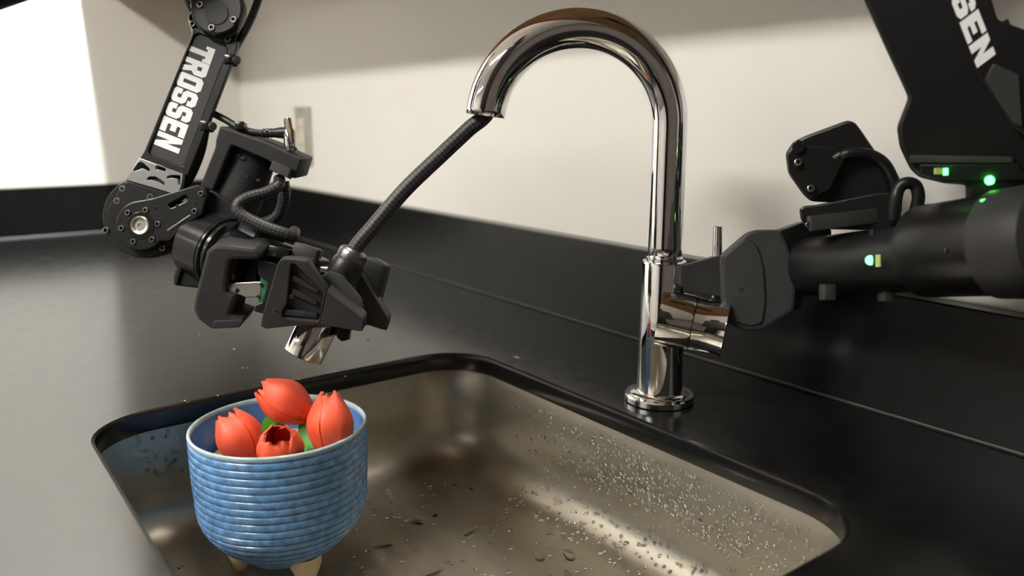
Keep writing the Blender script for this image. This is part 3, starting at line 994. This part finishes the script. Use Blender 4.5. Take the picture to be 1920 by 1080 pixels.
# gripper
RG = .672
NG = (-FWD * .97 + RIGHT * -.25).normalized()
PG = P(1430, 530, RG)
plate('finger_housing', [rnd([(1347, 480), (1398, 436), (1416, 430), (1462, 430), (1476, 452), (1490, 500), (1494, 540), (1489, 584), (1432, 619), (1400, 621), (1364, 606), (1350, 556)], 7)], None, .03, M_PLA, ra, .003, p0=PG, n=NG)
plate('housing_face', [rnd([(1356, 482), (1398, 446), (1420, 460), (1432, 500), (1436, 560), (1430, 606), (1404, 612), (1368, 600), (1356, 552)], 8)], None, .004, M_PLA, ra, .0012, p0=PG + NG * .002, n=NG)
obj('screw_hole', cyl_me(onplane(1390, 543, PG + NG * .0022, NG), onplane(1390, 543, PG - NG * .004, NG), .0026, n=16), M_DARK, ra)
plate('fingertip', [rnd([(1274, 499), (1345, 480), (1400, 470), (1400, 570), (1352, 556), (1300, 546), (1275, 534)], 3)], RG + .010, .016, M_PLA, ra, .0012)
plate('fingertip', [rnd([(1300, 492), (1345, 478), (1420, 470), (1420, 560), (1352, 556)], 3)], RG + .045, .014, M_PLA, ra, .0012)
plate('finger_mount', [rnd([(1398, 460), (1500, 436), (1520, 520), (1500, 580), (1410, 590)], 5)], RG + .014, .040, M_BLK, ra, .0015)
plate('palm', [rnd([(1462, 432), (1530, 408), (1560, 430), (1560, 540), (1490, 560)], 5)], RG - .002, .045, M_BLK, ra, .0015)
obj('slide_rail', obox_me(P(1497, 477, RG - .010), ((RIGHT + UP * .38).normalized(), (UP - RIGHT * .38).normalized(), FWD), (.0060, .0030, .004), .0004), M_SATIN, ra)
for x, y in ((1515, 495), (1534, 491)):
    screw(ra, x, y, RG - .012, 3.5)
# wrist camera on a bracket
CD = .630
cbd = plate('camera_body', [rnd([(1472, 288), (1486, 266), (1510, 254), (1588, 225), (1602, 228), (1612, 240), (1642, 284), (1668, 345), (1672, 372), (1650, 385), (1520, 378), (1506, 366), (1477, 325)], 7)], None, .030, M_BLK, ra, .0025, **VN(1575, 310, CD))
plate('camera_front', [rnd([(1475, 290), (1490, 272), (1566, 276), (1584, 300), (1556, 356), (1520, 374), (1508, 364), (1479, 324)], 5)], None, .006, M_BLK, cbd, .001, **VN(1530, 320, CD - .003))
plate('camera_knob', [circ(1497, 275, 13, 24)], None, .012, M_BLKG, cbd, .001, **VN(1497, 275, CD - .004))
screw(ra, 1496, 304, CD - .0032, 7, m=M_SATIN)
screw(ra, 1520, 353, CD - .0032, 7, m=M_SATIN)
tube('camera_cable', [P(1572, 296, .624), P(1590, 288, .618), P(1625, 288, .616), P(1655, 303, .616), P(1672, 330, .618), P(1680, 360, .620), P(1680, 396, .622)], .0042, M_RUB, ra, 16)
obj('cable_collar', cyl_me(P(1566, 300, .626), P(1582, 290, .622), .0062, n=20), M_BLKG, ra, smooth=40)
plate('camera_mount', [rnd([(1498, 392), (1506, 386), (1530, 384), (1640, 362), (1676, 360), (1692, 420), (1660, 432), (1560, 430), (1512, 428), (1501, 412)], 5)], None, .026, M_BLK, ra, .0016, **VN(1590, 405, .622))
obj('mount_bar', obox_me(P(1590, 411, .618), ((RIGHT + UP * .12).normalized(), (UP - RIGHT * .12).normalized(), FWD), (.030, .0058, .004), .001), M_PLA, ra, smooth=40)
tube('cable_loop', [P(1676, 410, .604), P(1680, 372, .600), P(1686, 352, .600), P(1700, 343, .598), P(1716, 348, .598), P(1722, 366, .598), P(1720, 384, .600), P(1712, 412, .604)], .0046, M_RUB, ra, 14)
for x, y in ((1516, 421), (1648, 408)):
    screw(ra, x, y, .6195, 6)
# elbow and forearm link coming from above
RD = .535
plate('elbow_block', [rnd([(1617, -2), (1702, 183), (1681, 238), (1686, 276), (1706, 318), (1722, 333), (1770, 345), (1812, 348), (1810, 376), (1860, 392), (1990, 392), (2020, 250), (1960, 110), (1880, 80), (1862, 5), (1800, -190), (1645, -700), (1375, -700), (1530, -190)], 8)], None, .05, M_BLK, ra, .003, **VN(1800, 150, RD))
plate('elbow_ledge', [rnd([(1706, 291), (1900, 294), (1900, 306), (1704, 306)], 2)], None, .006, M_PLA, ra, .001, **VN(1800, 150, RD - .004))
plate('elbow_motor', [rnd([(1722, 306), (1910, 304), (1930, 340), (1770, 344), (1724, 331)], 5)], None, .03, M_BLK, ra, .002, **VN(1800, 150, RD - .003))
sd_n = (-FWD * .80 + RIGHT * .15 + UP * .05).normalized()
lk = plate('forearm_link', [rnd([(1632, -700), (1785, -190), (1858, 0), (1871, 37), (1920, 55), (2000, 90), (1990, 300), (1900, 240), (1838, 150), (1700, -190), (1540, -700)], 6)], None, .010, M_BLK, ra, .001, **VN(1800, 150, RD - .006))
lettering('TROSSEN', (1712, -179), (.364, .93), (.80, -.60), 330, 44, lk, P(1800, 150, RD - .0066), VN(1800, 150, RD)['n'])
plate('link_rib', [rnd([(1846, 150), (1862, 118), (1912, 140), (1918, 240), (1900, 232)], 6)], None, .004, M_PLA, ra, .001, **VN(1800, 150, RD - .008))
tube('power_cable', [P(1880, 40, RD - .02), P(1905, 82, RD - .02), P(1935, 100, RD - .02), P(1980, 110, RD - .02)], .0030, M_RUB, ra)
obj('indicator_light', obox_me(P(1773, 322, RD - .0045), (RIGHT, UP, FWD), (.0013, .0022, .001), .0003), M_LED, ra)
obj('yellow_board', obox_me(P(1759, 321, RD - .0045), (RIGHT, UP, FWD), (.0024, .0020, .001), .0003), M_YELLOW_GLOW, ra)
obj('indicator_light', lathe_me(P(1856, 338, RD - .0035), -FWD, [(.0030, -.001), (.0030, .0004), (.002, .001), (0, .0012)], 20), M_LED, ra, smooth=60)
obj('indicator_light', obox_me(on_wrist(1849, 377, .0338, .0042), ((RIGHT + UP * .3).normalized(), (UP - RIGHT * .3).normalized(), FWD), (.0032, .0016, .001), .0004), M_LED, ra)

# ------------------------------------------------------------------ water on the steel and the worktop
DV, DF = [], []


def drop(p, n_, r, flat=.5, el=1., ang=0.):
    x, y, z = frame(n_)
    x, y = x * cos(ang) + y * sin(ang), y * cos(ang) - x * sin(ang)
    b = len(DV)
    NS = 8
    for (rr, hh) in ((1., 0.), (.85, .55), (.45, .9)):
        for k in range(NS):
            a = 2 * pi * k / NS
            DV.append(p + x * (cos(a) * r * rr * el) + y * (sin(a) * r * rr) + z * (hh * r * flat))
    DV.append(p + z * r * flat)
    for i in range(2):
        for k in range(NS):
            DF.append((b + i * NS + k, b + i * NS + (k + 1) % NS, b + (i + 1) * NS + (k + 1) % NS, b + (i + 1) * NS + k))
    for k in range(NS):
        DF.append((b + 2 * NS + k, b + 2 * NS + (k + 1) % NS, b + 3 * NS))
    DF.append(tuple(b + k for k in reversed(range(NS))))


rg = random.Random(3)
def wall_inset(z):
    return .0015 + .0025 * (-CT - .003 - z) / (-CT - .003 - ZS - FR)


for k in range(900):            # back side of the bowl
    x = rg.triangular(-.66, -.26, -.38)
    z = rg.uniform(ZS + FR * .95, -CT - .010)
    if x < -.56 and rg.random() < .5:
        continue
    drop(Vector((x, SY1 - wall_inset(z) - .0003, z)), Vector((0, -1, .03)), rg.uniform(.0009, .0020), .8, rg.uniform(.8, 1.15), rg.uniform(0, 3))
for k in range(300):            # curved foot of the back side
    a = radians(rg.uniform(5, 85))
    x = rg.uniform(-.60, -.27)
    p = Vector((x, SY1 - .004 - FR * (1 - cos(a)), ZS + FR * (1 - sin(a))))
    p += Vector((0, -cos(a), sin(a))) * .0003
    drop(p, Vector((0, -cos(a), sin(a))), rg.uniform(.0010, .0022), .8, rg.uniform(.8, 1.3), rg.uniform(0, 3))
for k in range(190):            # left end of the bowl
    y = rg.uniform(.13, .29)
    z = rg.uniform(ZS + FR * .9, -CT - .006)
    drop(Vector((SX0 + wall_inset(z) + .0003, y, z)), Vector((1, 0, .03)), rg.uniform(.0010, .0026), .85, rg.uniform(.7, 1.0), rg.uniform(-.3, .3))
for k in range(420):            # floor
    x, y = rg.uniform(-.70, -.35), rg.uniform(.13, .44)
    if (x - PC.x) ** 2 + (y - PC.y) ** 2 < .055 ** 2:
        continue
    drop(Vector((x, y, ZS - .0001)), Z, rg.uniform(.0007, .0022), .4, rg.uniform(.8, 1.8), rg.uniform(0, 3))
for k in range(12):             # larger puddles
    x, y = rg.uniform(-.66, -.40), rg.uniform(.26, .44)
    drop(Vector((x, y, ZS - .0002)), Z, rg.uniform(.003, .006), .16, rg.uniform(1.2, 2.6), rg.uniform(0, 3))
o = obj('water_drops', pyme(DV, DF), M_WATER, smooth=60)
tag(o, 'clear water droplets and small puddles scattered over the steel sink', 'water drops', kind='stuff')
DV, DF = [], []
for x, y, r in ((375, 627, 1.6), (540, 600, 1.3), (437, 655, 1.6), (463, 690, 1.2), (968, 671, 3.2), (690, 637, 1.2), (455, 690, 1.), (560, 712, 1.2), (600, 700, 1.), (648, 706, 1.1), (345, 752, 1.4), (352, 755, 1.), (407, 742, 1.2)):
    p0 = onplane(x, y, Vector((0, 0, 0)), Z)
    p0.z = .0002
    drop(p0, Z, r * .001, .3, 1.6, rg.uniform(0, 3))
o = obj('worktop_drops', pyme(DV, DF), M_WATER, smooth=60)
tag(o, 'tiny stray water droplets on the black worktop left of the sink', 'water drops', kind='stuff')
